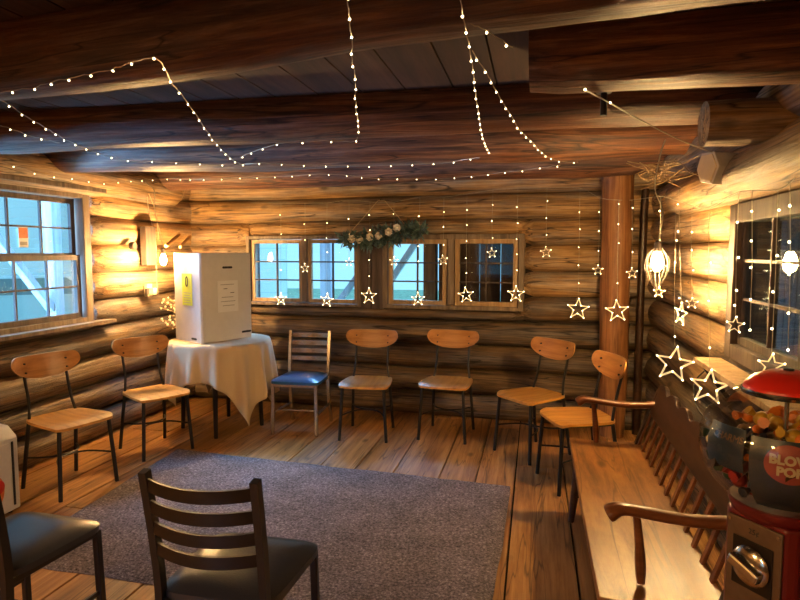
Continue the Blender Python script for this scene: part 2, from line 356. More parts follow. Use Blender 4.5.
def beam(n, x0, x1, yl, yr, zb, r, ry=None, mat='beam', taper=-.1, tone=.5, bend=.01, zr=None):
    mb = MB(); L = x1-x0; a = math.atan2(yr-yl, L); b = math.atan2((zr if zr is not None else zb)-zb, L)
    log(mb, 0, L/math.cos(a), 0, r, ry or r, r, tone, taper, .016, 26, bend, .93)
    o = struct(mb.build('trim_%d' % n, mat, None, 50)); o.location = (x0, yl, zb); o.rotation_euler = (0, -b, a)
    return o
beam(1, -3.5, 1.05, 2.13, 1.52, 2.09, .165)
beam(2, -3.5, 1.05, 2.96, 3.06, 2.09, .155, tone=.6)
beam(3, -3.5, 1.05, 3.75, 4.12, 2.07, .165, tone=.7, zr=2.09)
beam(4, -3.5, 1.05, 5.02, 4.98, 2.065, .15, tone=.8, zr=2.10)
beam(5, -3.5, 1.05, .62, .60, 1.97, .20)  # unseen beam, hung low to block the fill from the nearest visible beam
b6 = beam(6, -.03, 1.05, 2.33, 2.28, 2.07, .15, .16, tone=1.0, taper=.12, bend=0)
beam(7, -3.5, 1.05, -.4, -.4, 2.09, .16)
beam(8, .665, 1.05, 2.72, 2.72, 1.925, .095, mat='log', tone=.6, bend=0)
# wall plates: the top log of each side wall
mb = MB(); log(mb, 1.6, 5.3, .09, 2.08, .16, .15, .75, .1); struct(mb.build('trim_9', 'log', None, 50, loc=(-3.38, 0, 0), rot=(0, 0, PI/2)))
mb = MB(); log(mb, -4.3, -1.2, .06, 1.835, .17, .115, .7, .15); struct(mb.build('trim_10', 'log', None, 50, loc=(.90, 0, 0), rot=(0, 0, -PI/2)))
# round posts against the back wall
mb = MB(); mb.tone = .6; mb.tube([(0, 0, 0), (.01, 0, .6), (0, 0, 1.2), (.008, 0, 1.7), (0, 0, 2.12)], [.108, .112, .115, .12, .124], 24)
p = bpt(.635, .12, 0); struct(mb.build('trim_11', 'post', None, 50, loc=p))
mb = MB(); mb.tone = .1; mb.tube([(0, 0, 0), (0, 0, 1.0), (.01, 0, 2.0)], [.035, .03, .03], 12); struct(mb.build('trim_12', 'benchdark', None, 50, loc=bpt(.84, .05, 0)))
# corner block at the left: board darkened to stand for the shaded notch between log courses
MB().box((0, -.04, 0), (.06, .10, .34)).build('trim_13', 'trimdark', None, 0, .004, loc=(-3.36, 4.66, 1.38)); struct(bpy.data.objects['trim_13'])

# ------------------------------------------------------------------ windows
def casement(par, u0, u1, z0, z1, d, cols, rws, fw=.035, th=.035, fm='sash', mm=None):
    """one glazed sash in the wall's frame: X along, Y depth"""
    f = MB(); f.box((u0, d, z0), (u0+fw, d+th, z1)); f.box((u1-fw, d, z0), (u1, d+th, z1))
    f.box((u0+fw, d, z0), (u1-fw, d+th, z0+fw)); f.box((u0+fw, d, z1-fw), (u1-fw, d+th, z1))
    s = f.build('sash', fm, par, 0, .003)
    m = MB(); mw = .013
    for i in range(1, cols): x = u0+fw+(u1-u0-2*fw)*i/cols; m.box((x-mw/2, d+.006, z0+fw), (x+mw/2, d+th-.006, z1-fw))
    for i in range(1, rws): z = z0+fw+(z1-z0-2*fw)*i/rws; m.box((u0+fw, d+.008, z-mw/2), (u1-fw, d+th-.008, z+mw/2))
    m.build('muntins', mm or fm, s, 0)
    MB().box((u0+fw, d+th/2-.002, z0+fw), (u1-fw, d+th/2+.002, z1-fw)).build('pane', 'glass', s, 0)
def frame_root(n, loc, rz):
    o = bpy.data.objects.new('window_%d' % n, None); COL.objects.link(o); o.location = loc; o.rotation_euler = (0, 0, rz)
    o['kind'] = 'structure'; return o
def casing(par, u0, u1, z0, z1, d0, d1, w, mat, sill=.0, mull=()):
    f = MB(); f.box((u0, d0, z0), (u0+w, d1, z1)); f.box((u1-w, d0, z0), (u1, d1, z1))
    for a, b in mull: f.box((a, d0+.01, z0+w), (b, d1, z1-w))
    f.build('window_frame', mat, par, 0, .004)
    g = MB(); g.box((u0+w, d0+.002, z1-w), (u1-w, d1, z1)); g.build('head', mat, par, 0, .003)
    h = MB(); h.box((u0+w, d0-sill, z0), (u1-w, d1, z0+w*.8)); h.build('window_sill', mat, par, 0, .003)
w1 = frame_root(1, (0, 5.26, 0), BT)
casing(w1, -2.775, -1.585, .985, 1.655, -.005, .16, .035, 'trim', .015, [(-2.185, -2.135)])
casement(w1, -2.735, -2.19, 1.015, 1.615, .03, 2, 3, mm='trimdark'); casement(w1, -2.13, -1.625, 1.015, 1.615, .03, 2, 3, mm='trimdark')
w2 = frame_root(2, (0, 5.26, 0), BT)
casing(w2, -1.37, -.095, .985, 1.655, -.01, .16, .045, 'trim', .015, [(-.765, -.705)])
casement(w2, -1.32, -.775, 1.02, 1.61, .02, 2, 3, .04, mm='trimdark'); casement(w2, -.70, -.15, 1.02, 1.61, .02, 2, 3, .04, mm='trimdark')
# vertical boards on the wall between the two windows
mb = MB(); mb.tone = .2; mb.box((-1.60, .01, .97), (-1.48, .24, 1.66)); mb.tone = .8; mb.box((-1.475, .0, .97), (-1.36, .24, 1.66))
struct(mb.build('trim_14', 'trimdark', None, 0, .003, loc=(0, 5.26, 0), rot=(0, 0, BT)))
w3 = frame_root(3, (-3.38, 0, 0), PI/2)
casing(w3, 2.94, 4.09, .93, 1.985, .03, .16, .075, 'trim', .0)
MB().box((2.9, -.04, 1.965), (4.2, .03, 2.0)).build('head_board', 'trim', w3, 0, .003); MB().box((2.9, -.05, .925), (4.25, .05, .955)).build('window_sill', 'trim', w3, 0, .003)
casement(w3, 3.08, 4.00, 1.45, 1.905, .095, 3, 2, .04, .03, 'trimdark'); casement(w3, 3.08, 4.00, .99, 1.475, .06, 3, 2, .04, .03, 'trimdark')
w4 = frame_root(4, (.90, 0, 0), -PI/2)
casing(w4, -3.16, -1.55, 1.0, 1.72, .0, .16, .085, 'trimdark', .0, [(-2.36, -2.27)])
casement(w4, -3.075, -2.37, 1.07, 1.67, .03, 2, 3, .035, fm='trimdark'); casement(w4, -2.26, -1.64, 1.07, 1.67, .03, 2, 3, .035)
w5 = frame_root(5, (0, -1.5, 0), PI)
casing(w5, .87, 2.13, .92, 1.78, -.03, .15, .09, 'trim'); casement(w5, .97, 2.03, 1.0, 1.69, .04, 4, 3)

# ------------------------------------------------------------------ outside
g = MB().box((-30, -14, -.5), (14, 30, -.45)).build('ground', 'lawn', None, 0); struct(g)
def outside_post(x, y, brace, label, w=.13):
    t = thing('porch_post', label, 'post', (x, y, -.45))
    MB().bar((0,0,0), (0,0,3.2), w, w).build('post', 'porchwood', t, 0, .005)
    for a, b in brace: MB().bar(a, b, .09, .07).build('brace', 'porchwood', t, 0, .004)
    return t
outside_post(-2.5, 7.0, [((.05,0,1.2),(1.05,0,2.5))], 'grey porch post with diagonal brace outside the two leftmost back panes')
outside_post(-1.95, 7.2, [((.05,0,1.35),(.75,0,2.4))], 'grey porch post behind the garland side of the back windows')
outside_post(-5.3, 5.75, [((0,-.05,1.3),(0,-1.15,2.6))], 'grey porch post with diagonal brace outside the tall window')
# boarded porch wall behind the right pair of panes
mb = MB()
for i in range(9): mb.tone = random.random(); mb.box((-.92+i*.2, 5.80, -.4), (-.92+i*.2+.194, 5.86, 2.6))
tag(mb.build('porch_partition', 'doorwood', None, 0, .003), 'dark boarded porch wall seen through the right pair of panes', 'wall')
tag(MB().box((-1.25, 5.6, 2.45), (1.6, 6.6, 2.52)).build('shade_roof', 'doorwood', None, 0), 'unseen roof boards added to shade the porch wall outside the right pair of panes', 'roof')  # out of view; added to keep sky light off the porch boards
tag(MB().bar((-.985, 5.72, -.45), (-.985, 5.72, 2.44), .14, .12).build('porch_post', 'post', None, 0, .005), 'red brown porch post seen in the middle of the third sash', 'post')
mb = MB()
for i in range(30): mb.tone = random.random(); mb.box((1.9, .6+i*.22, -.4), (1.96, .6+i*.22+.214, 2.6))
tag(mb.build('boarded_wall', 'doorwood', None, 0, .003), 'brown boarded wall seen through the right hand window', 'wall')
mb = MB()
for i in range(14): mb.box((-16, 15.0, -.5+i*.3), (-6.5, 15.06, -.5+i*.3+.29))
tag(mb.build('neighbouring_building', 'siding', None, 0), 'pale sided building standing far across the lawn', 'building')
def car(loc, rz, label, paint):
    t = thing('parked_car', label, 'car', loc, rz, 'cars parked on the lawn')
    prof = [(-2.1,.35),(-2.15,.75),(-1.95,.95),(-1.35,1.0),(-.75,1.42),(.75,1.45),(1.35,1.02),(2.0,.9),(2.15,.6),(2.1,.35)]
    R = Matrix.Rotation(PI/2, 4, 'X')
    MB().prism(prof, -.85, .85, R).build('body', paint, t, 30, .06)
    MB().prism([(-1.25,1.0),(-.72,1.36),(.7,1.38),(1.2,1.02)], -.862, .862, R).build('side_windows', 'darkglass', t, 30)
    for x in (-1.35, 1.35):
        for y in (-.86, .86):
            m = MB(); m.tube([(x, y-.1, .33), (x, y+.1, .33)], .33, 20); wh = m.build('wheel', 'rubber', t, 30)
            MB().tube([(x, y-.105, .33), (x, y+.105, .33)], .18, 14).build('hub', 'steel', wh, 30)
    for y in (-.6, .6): MB().ball((2.1, y, .7), .09).build('headlight', 'white', t)
car((-11.2, 11.8, -.45), .5, 'pale silver car parked on the lawn outside the tall window', 'carpaint')
car((-15.2, 12.4, -.45), .3, 'second pale car parked further back outside the tall window', 'siding')

# ------------------------------------------------------------------ rug
def rug():
    cs = [(-2.64, 3.98), (-.13, 3.80), (-.16, 2.26), (-2.52, 2.31)]
    mb = MB(); nu, nv = 60, 44; vs = []
    for j in range(nv+1):
        for i in range(nu+1):
            u, v = i/nu, j/nv
            a = Vector(cs[0])*(1-u)+Vector(cs[1])*u; b = Vector(cs[3])*(1-u)+Vector(cs[2])*u; p = a*(1-v)+b*v
            e = min(u, 1-u, v, 1-v); wv = .018*noise.noise(Vector((p.x*3, p.y*3, 1)))
            z = .016 + .004*noise.noise(Vector((p.x*22, p.y*22, 0))) if e > 0 else .002
            vs.append((p.x+wv, p.y+wv, z))
    fs = [(j*(nu+1)+i, j*(nu+1)+i+1, (j+1)*(nu+1)+i+1, (j+1)*(nu+1)+i) for j in range(nv) for i in range(nu)]
    b = len(vs); rim = [i for i in range(nu+1)] + [(j+1)*(nu+1)-1 for j in range(1, nv+1)] + [nv*(nu+1)+i for i in range(nu-1, -1, -1)] + [j*(nu+1) for j in range(nv-1, 0, -1)]
    vs += [(vs[i][0], vs[i][1], .0) for i in rim]; n = len(rim)
    fs += [(rim[i], rim[(i+1)%n], b+(i+1)%n, b+i) for i in range(n)]
    mb.add(vs, fs)
    tag(mb.build('area_rug', 'rug', None, 60), 'grey brown shag rug lying on the plank floor in the middle of the room', 'rug')
rug()

# ------------------------------------------------------------------ wooden cafe chairs
def surf(mb, nu, nv, top, th):
    """closed slab: top(u,v)->Vector, underside th below"""
    b0 = []; b1 = []
    for j in range(nv+1):
        for i in range(nu+1):
            p = Vector(top(i/nu, j/nv)); b0.append(p); b1.append(p + (th(i/nu, j/nv) if callable(th) else Vector(th)))
    k = len(b0); w = nu+1
    fs = [(j*w+i, j*w+i+1, (j+1)*w+i+1, (j+1)*w+i) for j in range(nv) for i in range(nu)]
    fs += [tuple(k+x for x in reversed(f)) for f in fs]
    rim = [i for i in range(w)] + [(j+1)*w-1 for j in range(1, nv+1)] + [nv*w+i for i in range(nu-1, -1, -1)] + [j*w for j in range(nv-1, 0, -1)]
    n = len(rim); fs += [(rim[(i+1)%n], rim[i], k+rim[i], k+rim[(i+1)%n]) for i in range(n)]
    mb.add(b0+b1, fs)
def cafe_chair():
    t = thing('cafe_chair', '', 'chair', group='wooden chairs with black metal legs along the walls')
    # seat: squarish with rounded corners, dished
    def top(u, v):
        a, b = u*2-1, v*2-1
        s = (abs(a)**5 + abs(b)**5)**(1/5) or 1e-9; m = max(abs(a), abs(b)); k = m/s if s > 0 else 1
        x = a*k*(.200 - .016*b); y = b*k*.200
        z = .450 - .012*max(0, 1-(a*a+b*b)) - (.012*max(0, -b-.7)/.3)
        return (x, y, z)
    m = MB(); surf(m, 18, 18, top, (0, 0, -.016)); m.build('seat', 'seat', t, 40)
    f = MB(); f.tube([(-.165, -.165, .425), (.165, -.165, .425), (.155, .165, .425), (-.155, .165, .425), (-.165, -.165, .425)], .010, 8)
    f.build('seat_frame', 'black', t)
    for s in (-1, 1):
        MB().tube([(s*.165, -.165, .425), (s*.190, -.190, 0)], .0125, 10).build('leg', 'black', t)
        MB().tube([(s*.155, .165, .425), (s*.178, .225, 0)], .0125, 10).build('leg', 'black', t)
        MB().tube(smoothpath([(s*.155, .160, .43), (s*.137, .185, .55), (s*.137, .215, .68), (s*.137, .240, .80)], 3), .0095, 8).build('back_post', 'black', t)
    MB().tube(smoothpath([(-.176, -.175, .20), (-.10, -.03, .205), (0, .01, .205), (.10, -.03, .205), (.176, -.175, .20)], 4), .006, 6).build('stretcher', 'black', t)
    MB().tube(smoothpath([(-.168, .197, .20), (-.10, .07, .205), (0, .03, .205), (.10, .07, .205), (.168, .197, .20)], 4), .006, 6).build('stretcher', 'black', t)
    # backrest: half-moon, flat on top, curved round the sitter
    def bt(u, v):
        a = math.sin((u*2-1)*PI/2); half = .222
        hi = .838 - .050*(1-max(0, 1-max(0, (abs(a)-.82)/.18)**2)**.5)
        lo = .786 - .098*(max(0, 1-abs(a)**2.3)**.55)
        z = lo + (hi-lo)*v; x = a*half
        y = .232 - .045*a*a + (z-.76)*.22
        return (x, y, z)
    b = MB(); surf(b, 28, 8, bt, (0, .012, 0)); bk = b.build('backrest', 'backwood', t, 40)
    for s in (-1, 1):
        for z in (.735, .792): MB().tube([(s*.135, .206+(z-.76)*.22, z), (s*.135, .218+(z-.76)*.22, z)], .0058, 8).build('bolt', 'black', bk)
    return t
proto = cafe_chair()
R = math.radians
cafe = [((-2.89, 3.20, 0), 74, 'wooden chair with black legs below the tall window, nearest the white cabinet'),
        ((-2.79, 3.95, 0), 61, 'wooden chair with black legs standing beside the cloth covered table'),
        ((-1.325, 4.66, 0), 4, 'wooden chair against the back wall just beside the steel ladder back chair'),
        ((-.685, 4.79, 0), -5, 'wooden chair against the back wall under the right window, squarely facing the room'),
        ((-.01, 4.49, 0), -46, 'wooden chair turned towards the rug, standing before the red brown post'),
        ((.28, 3.96, 0), -70, 'wooden chair turned sideways at the far end of the bench')]
for i, (l, a, lab) in enumerate(cafe): place(proto, i == 0, l, R(a), lab)

# ------------------------------------------------------------------ ladder-back metal chairs
def ladder_chair(metal, vinyl, label, loc, rz, hk=1.0):
    t = thing('ladder_back_chair', label, 'chair', loc, rz)
    def top(u, v):
        a, b = u*2-1, v*2-1; s = (abs(a)**7+abs(b)**7)**(1/7) or 1e-9; k = max(abs(a), abs(b))/s
        x = a*k*(.200-.012*b); y = b*k*.205
        e = 1-max(abs(a), abs(b))**4
        return (x, y-.01, .445+.028*e)
    m = MB(); surf(m, 20, 20, top, (0, 0, -.022)); m.build('seat', vinyl, t, 50)
    f = MB()
    f.bar((-.185, -.19, .412), (.185, -.19, .412), .022, .025); f.bar((-.17, .19, .412), (.17, .19, .412), .022, .025)
    for s in (-1, 1): f.bar((s*.18, -.19, .412), (s*.17, .19, .412), .022, .025)
    f.build('seat_frame', metal, t, 0, .003)
    for s in (-1, 1):
        MB().bar((s*.182, -.19, .42), (s*.188, -.200, 0), .026, .026, (0, 1, 0)).build('leg', metal, t, 0, .004)
        lg = MB()
        P = smoothpath([(s*.178, .26, 0), (s*.174, .205, .22), (s*.174, .190, .42), (s*.176, .205, .60*hk), (s*.178, .245, .845*hk)], 4)
        for i in range(len(P)-1): lg.bar(P[i], P[i+1] + (P[i+1]-P[i])*.02, .024, .030, (0, 1, 0))
        lg.build('leg', metal, t, 0)
        MB().bar((s*.186, -.19, .17), (s*.175, .212, .17), .012, .018).build('stretcher', metal, t, 0, .002)
    MB().bar((-.186, -.05, .17), (.186, -.05, .17), .012, .012).build('stretcher', metal, t, 0, .002)
    for z in (.805*hk, .735*hk, .665*hk, .595*hk):
        q = MB(); y0 = .205+(z/hk-.60)*.16
        def rt(u, v, z=z, y0=y0):
            a = u*2-1; return (a*.170, y0+.042*(1-a*a), z-.019+.038*v-.006*(1-a*a))
        surf(q, 14, 2, rt, (0, .010, 0)); q.build('slat', metal, t, 30)
    return t
ladder_chair('steel', 'vinylsheen', 'bright steel ladder back chair with dark blue seat beside the draped table', (-1.91, 4.70, 0), R(3), .955)
ladder_chair('bronze', 'vinyl', 'dark ladder back chair with black vinyl seat, seen from behind on the rug edge', (-.940, 1.765, .008), R(180))
ladder_chair('bronze', 'vinyl', 'dark metal chair with black vinyl seat cut off by the picture edge', (-1.84, 1.76, 0), R(177))

# ------------------------------------------------------------------ table with cloth, cardboard booth, flowers
TC = Vector((-2.60, 4.60, 0)); TR = .41; TH = .755
tb = thing('round_table', 'round dark legged table hidden under an ivory cloth in the corner', 'table', TC)
MB().lathe([(TR-.012, TH-.035), (TR-.012, TH-.012)], 40).build('tabletop', 'benchdark', tb, 40)
for a in (20, 110, 200, 290):
    c, s = math.cos(R(a)), math.sin(R(a)); MB().tube([(c*.30, s*.30, TH-.036), (c*.33, s*.33, 0)], [.026, .016], 10).build('leg', 'bronze', tb)
def cloth():
    mb = MB(); n = 200; rings = [0, .5, .85, 1.0]; vs = []; cx, cy = -.095, -.033; S = .72; rot = R(-40)
    def drop(a):
        # distance from centre of table to the square cloth's edge along direction a
        dx, dy = math.cos(a-rot), math.sin(a-rot); ox = cx*math.cos(-rot)-cy*math.sin(-rot); oy = cx*math.sin(-rot)+cy*math.cos(-rot)
        c45, s45 = math.cos(PI/4), math.sin(PI/4)
        dx, dy = dx*c45-dy*s45, dx*s45+dy*c45; ox, oy = ox*c45-oy*s45, ox*s45+oy*c45
        t = 9
        if abs(dx) > 1e-6: t = min(t, (math.copysign(S, dx)-ox)/dx)
        if abs(dy) > 1e-6: t = min(t, (math.copysign(S, dy)-oy)/dy)
        return max(.1, min(t-TR, TH-.06))
    for r in rings[1:]:
        for j in range(n):
            a = 2*PI*j/n; vs.append((TR*r*math.cos(a), TR*r*math.sin(a), TH+.002))
    K = 14
    for k in range(1, K+1):
        for j in range(n):
            a = 2*PI*j/n; D = drop(a); h = D*k/K
            amp = min(.055, .14*h)*1.15; fold = math.sin(a*15+.7*math.sin(a*3)+.8*math.sin(2*a))*.75+.3*math.sin(a*27+1)
            rr = TR + .008*(1-math.exp(-h*40)) + .012*h + amp*(fold*.75+.25)
            z = TH+.002 - h if h > .01 else TH+.002-h
            vs.append((rr*math.cos(a), rr*math.sin(a), z))
    vs.append((0, 0, TH+.002)); c0 = len(vs)-1; R_ = len(rings)-1+K
    fs = [(i*n+j, i*n+(j+1)%n, (i+1)*n+(j+1)%n, (i+1)*n+j) for i in range(R_-1) for j in range(n)] + [(c0, (j+1)%n, j) for j in range(n)]
    mb.add(vs, fs); o = mb.build('tablecloth', 'cloth', None, 80, loc=TC)
    s = o.modifiers.new('thickness', 'SOLIDIFY'); s.thickness = .0025; s.offset = 1
    tag(o, 'ivory tablecloth draped over the round table with one corner nearly touching the floor', 'tablecloth')
cloth()
# folded white cardboard booth
F, Lc, Rc = Vector((-2.60, 4.31, 0)), Vector((-2.965, 4.51, 0)), Vector((-2.405, 4.785, 0))
ZB, ZT = TH+.006, 1.49
bo = thing('cardboard_booth', 'tall white cardboard box standing on the cloth covered table', 'box', (F.x, F.y, ZB))
Hh = ZT-ZB
mb = MB(); A0 = Vector((0, 0)); A1 = (Lc-F).xy; A2 = (Rc-F).xy; A3 = A1+A2
c1, c2 = A1.normalized()*.015, A2.normalized()*.015
mb.prism([tuple(c2), tuple(A2), tuple(A3), tuple(A1), tuple(c1)], 0, Hh); mb.build('panel', 'card', bo, 0, .003)
def facemat(o, dirv):                                  # local X along dirv, Y up, Z outward
    x = Vector((dirv.x, dirv.y, 0)).normalized(); y = Vector((0, 0, 1)); z = x.cross(y)
    return Matrix(((x.x, y.x, z.x, o.x), (x.y, y.y, z.y, o.y), (x.z, y.z, z.z, o.z), (0, 0, 0, 1)))
def text_mesh(body, size, name, mat, parent, mtx, ext=.0008, align='CENTER', bold=0.0):
    c = bpy.data.curves.new(name, 'FONT'); c.body = body; c.size = size; c.align_x = align; c.align_y = 'CENTER'; c.extrude = ext; c.offset = bold; c.resolution_u = 3
    o = bpy.data.objects.new(name, c); COL.objects.link(o); dg = bpy.context.evaluated_depsgraph_get(); dg.update()
    me = bpy.data.meshes.new_from_object(o.evaluated_get(dg)); me.name = name; me.transform(mtx); me.materials.clear(); me.materials.append(M[mat])
    bpy.data.objects.remove(o); r = bpy.data.objects.new(name, me); COL.objects.link(r); r.parent = parent; return r
ML = facemat(Vector((A1.x, A1.y, 0)), -A1); MR = facemat(Vector((0, 0, 0)), A2)
wL, wR = A1.length, A2.length
T_ = Matrix.Translation
n1 = MB().box((.13, .30, .001), (.285, .56, .003), ML).build('note', 'yellow', bo, 0); n1['label'] = 'yellow note with a handwritten 0'
text_mesh('0', .15, 'lettering', 'ink', n1, ML @ T_((.205, .49, .004)) @ Matrix.Diagonal((.65, .85, 1, 1)))
for i in range(5): MB().box((.15, .40-.02*i, .003), (.265-.02*(i % 2), .404-.02*i, .0036), ML).build('line', 'greyink', n1, 0)
n2 = MB().box((.16, .24, .001), (.37, .50, .003), MR).build('note', 'paper', bo, 0); n2['label'] = 'white printed sheet'
for i, (a, b) in enumerate([(.19, .33), (.22, .26), (.29, .33), (.20, .32), (.19, .34), (.21, .33)]):
    MB().box((a, .465-.035*i, .003), (b, .470-.035*i, .0036), MR).build('line', 'ink' if i in (1, 2) else 'greyink', n2, 0)
for (a, b, z, mm) in ((wR*.43, wR*.43+.09, .60, MR), (wR*.80, wR*.80+.09, .045, MR), (.26, .33, .02, ML)):
    q = MB(); q.prism([(a, z), (b, z), (b+.008, z+.009), (b, z+.018), (a, z+.018), (a-.008, z+.009)], .0005, .002, mm); q.build('handle_slot', 'ink', bo, 0)
# dried flower stems behind the booth
fl_ = thing('flower_stems', 'dry stems with small cream blossoms behind the white box', 'flowers', (-2.925, 4.755, .757))
mb = MB(); fb_ = MB()
for i in range(16):
    a = random.uniform(-.5, .5)+PI*1.02; l = random.uniform(.18, .36); hh = random.uniform(.08, .34)
    P = smoothpath([(0, 0, 0), (math.cos(a)*l*.4, math.sin(a)*l*.4, hh*.7), (math.cos(a)*l, math.sin(a)*l*.8, hh)], 3); mb.tube(P, .0028, 5)
    for k in range(4):
        p = P[-1-k]; fb_.ball(p + Vector((random.uniform(-.02,.02), random.uniform(-.02,.02), random.uniform(-.02,.02))), random.uniform(.007,.014), 6, 4)
mb.build('stems', 'twig', fl_); q = fb_.build('blossoms', 'rose', fl_); q['kind'] = 'stuff'

# ------------------------------------------------------------------ deacon's bench
bn = thing('wooden_bench', 'long dark wooden bench with worn plank seat, spindle back and scalloped crest', 'bench', (0, 0, 0))
Y0, Y1 = 1.84, 3.46
def bt(u, v):
    y = Y0+(Y1-Y0)*u; x = .205+.375*v
    z = .452 - .010*math.sin(PI*v) + .006*(v > .97)
    return (x, y, z)
m = MB(); m.tone = .6; surf(m, 30, 12, bt, (0, 0, -.036)); m.build('seat', 'bench', bn, 40, .004)
for y in (Y0+.12, Y1-.12):
    for x, dx in ((.26, -.04), (.52, .05)):
        MB().tube([(x, y, .416), (x+dx*.4, y, .28), (x+dx, y+(.03 if y > 2.6 else -.03), 0)], [.020, .026, .016], 12).build('leg', 'benchdark', bn)
for y in (Y0+.12, Y1-.12): MB().tube([(.245, y, .16), (.545, y, .16)], .011, 8).build('stretcher', 'benchdark', bn)
MB().tube([(.395, Y0+.12, .16), (.395, Y1-.12, .16)], .011, 8).build('stretcher', 'benchdark', bn)
nsp = 14
for i in range(nsp):
    y = Y0+.05+(Y1-Y0-.10)*i/(nsp-1); w = .030
    MB().bar((.565, y, .448), (.655, y, .715), w, .012, (1, 0, 0)).build('spindle', 'arm', bn, 0, .003)
# crest rail with scalloped top
cr = MB(); out = [(Y0, .635), (Y1, .635)]
top = []
K = 48
for i in range(K+1):
    f = i/K; y = Y1-(Y1-Y0)*f; c = abs(f-.5)*2
    z = .778 + .034*abs(math.cos(c*PI*3.5))
    if c > .96: z = .745
    top.append((y, z))
lean = math.atan2(.09, .267)
MX = T_((.565, 0, .448)) @ Matrix.Rotation(lean, 4, 'Y') @ T_((0, 0, -.448)) @ Matrix(((0, 0, 1, 0), (1, 0, 0, 0), (0, 1, 0, 0), (0, 0, 0, 1)))
cr.prism(out+top, -.010, .014, MX); cr.build('crest_rail', 'benchdark', bn, 0, .003)
for y in (Y0+.03, Y1-.03): MB().bar((.56, y, .445), (.665, y, .74), .04, .026, (1, 0, 0)).build('back_post', 'benchdark', bn, 0, .004)
for y, sx in ((1.95, 0), (3.40, 0)):
    P = smoothpath([(.240, y, .668), (.275, y, .688), (.34, y, .684), (.45, y, .672), (.56, y, .672), (.645, y, .680)], 4)
    r = [.026, .028, .027, .025, .022, .020, .019, .019, .019, .019, .019, .019, .019, .020, .020, .021, .021, .021, .021, .021, .021]
    a = MB(); a.tube(P, [x*.92 for x in r[:len(P)]], 12, 1.55, up=(0, 0, 1)); ar = a.build('armrest', 'arm', bn, 50)
    MB().tube(smoothpath([(.345, y, .452), (.342, y, .50), (.336, y, .58), (.325, y, .675)], 3), [.013, .014, .016, .017, .017, .016, .014, .013, .012, .012], 10).build('arm_post', 'arm', bn)

# ------------------------------------------------------------------ candy machine
CM = Vector((.520, 1.385, 0)); FA = R(217)              # facing azimuth
cmx = thing('gumball_machine', 'red candy vending machine with clear globe full of wrapped sweets beside the bench', 'gumball machine', CM)
def oct_prof(r, z0, z1, mb, rot=0, n=4, ch=.35):
    o = []
    for i in range(n):
        a0 = FA + rot + i*2*PI/n; x, y = math.cos(a0), math.sin(a0); tx, ty = -y, x; h = r*.78
        o += [(x*r-tx*h*.0 - tx*h, y*r - ty*h), (x*r + tx*h, y*r + ty*h)]
    mb.prism(o, z0, z1)
b = MB(); oct_prof(.080, .62, .950, b); b.build('body', 'redshade', cmx, 0, .006)
b = MB(); b.lathe([(.080, .94), (.094, .952), (.101, .966), (.102, .972), (.098, .976)], 40); b.build('ring', 'redshade', cmx, 40)
b = MB(); b.lathe([(.035, .04), (.035, .60), (.09, .615), (.09, .625)], 24); b.build('pole', 'black', cmx, 40)
b = MB(); b.lathe([(.17, 0), (.17, .018), (.14, .035), (.04, .06)], 40); b.build('base', 'black', cmx, 40)
zc = 1.085; prof = [(.098, .974), (.112, .987), (.134, 1.010), (.153, 1.04), (.1635, 1.08), (.163, 1.115), (.152, 1.15), (.130, 1.18), (.102, 1.203), (.078, 1.215)]
g = MB(); n = 56; vs = []
for r_, z_ in prof:
    for j in range(n): a = 2*PI*j/n; vs.append((r_*math.cos(a), r_*math.sin(a), z_))
g.add(vs, [(i*n+j, i*n+(j+1)%n, (i+1)*n+(j+1)%n, (i+1)*n+j) for i in range(len(prof)-1) for j in range(n)])
g.build('globe', 'globe', cmx, 80)
b = MB(); b.lathe([(.080, 1.204), (.084, 1.212), (.080, 1.222), (.064, 1.238), (.038, 1.250), (.012, 1.253)], 48); lid = b.build('lid', 'red', cmx, 50)
b = MB(); b.lathe([(.085, 1.203), (.087, 1.209), (.085, 1.214)], 48); b.build('lid_rim', 'chrome', lid, 40)
b = MB(); b.lathe([(.010, 1.251), (.010, 1.257), (.007, 1.258)], 20); b.build('lock', 'bronze', lid, 40)
MB().tube([(0, 0, .94), (0, 0, 1.215)], .0045, 10).build('rod', 'steel', cmx)
# coin plate on the facing side
PM = facemat(Vector((math.cos(FA)*.080, math.sin(FA)*.080, 0)), Vector((-math.sin(FA), math.cos(FA), 0)))
pl = MB(); pl.box((-.060, .66, .0), (.060, .940, .006), PM); pl = pl.build('coin_plate', 'plate', cmx, 0, .002)
text_mesh('25¢', .016, 'lettering', 'ink', pl, PM @ T_((0, .919, .0065)), .0004)
MB().box((-.044, .795, .006), (.044, .900, .009), PM).build('recess', 'bronze', pl, 0, .002)
q = MB(); q.lathe([(.040, .009), (.042, .014), (.036, .020), (.014, .024)], 30, mat=PM @ T_((0, .848, 0))); hs = q.build('coin_dial', 'chrome', pl, 40)
q = MB(); q.box((-.036, .790, .020), (.036, .812, .040), PM @ T_((0, .848, 0)) @ Matrix.Rotation(-.35, 4, 'Z') @ T_((0, -.80, 0))); q.build('crank', 'chrome', hs, 0, .005)
for i, (a, b_) in enumerate(((-.053, .67), (.053, .67), (-.053, .930), (.053, .930))):
    q = MB(); q.lathe([(.004, .006), (.0035, .009)], 10, mat=PM @ T_((a, b_, 0))); q.build('screw', 'chrome', pl, 40)
q = MB(); q.lathe([(.036, .006), (.034, .012)], 24, mat=PM @ T_((0, .715, 0)) @ Matrix.Diagonal((1.1, .62, 1, 1))); q.build('chute_door', 'chrome', pl, 40)
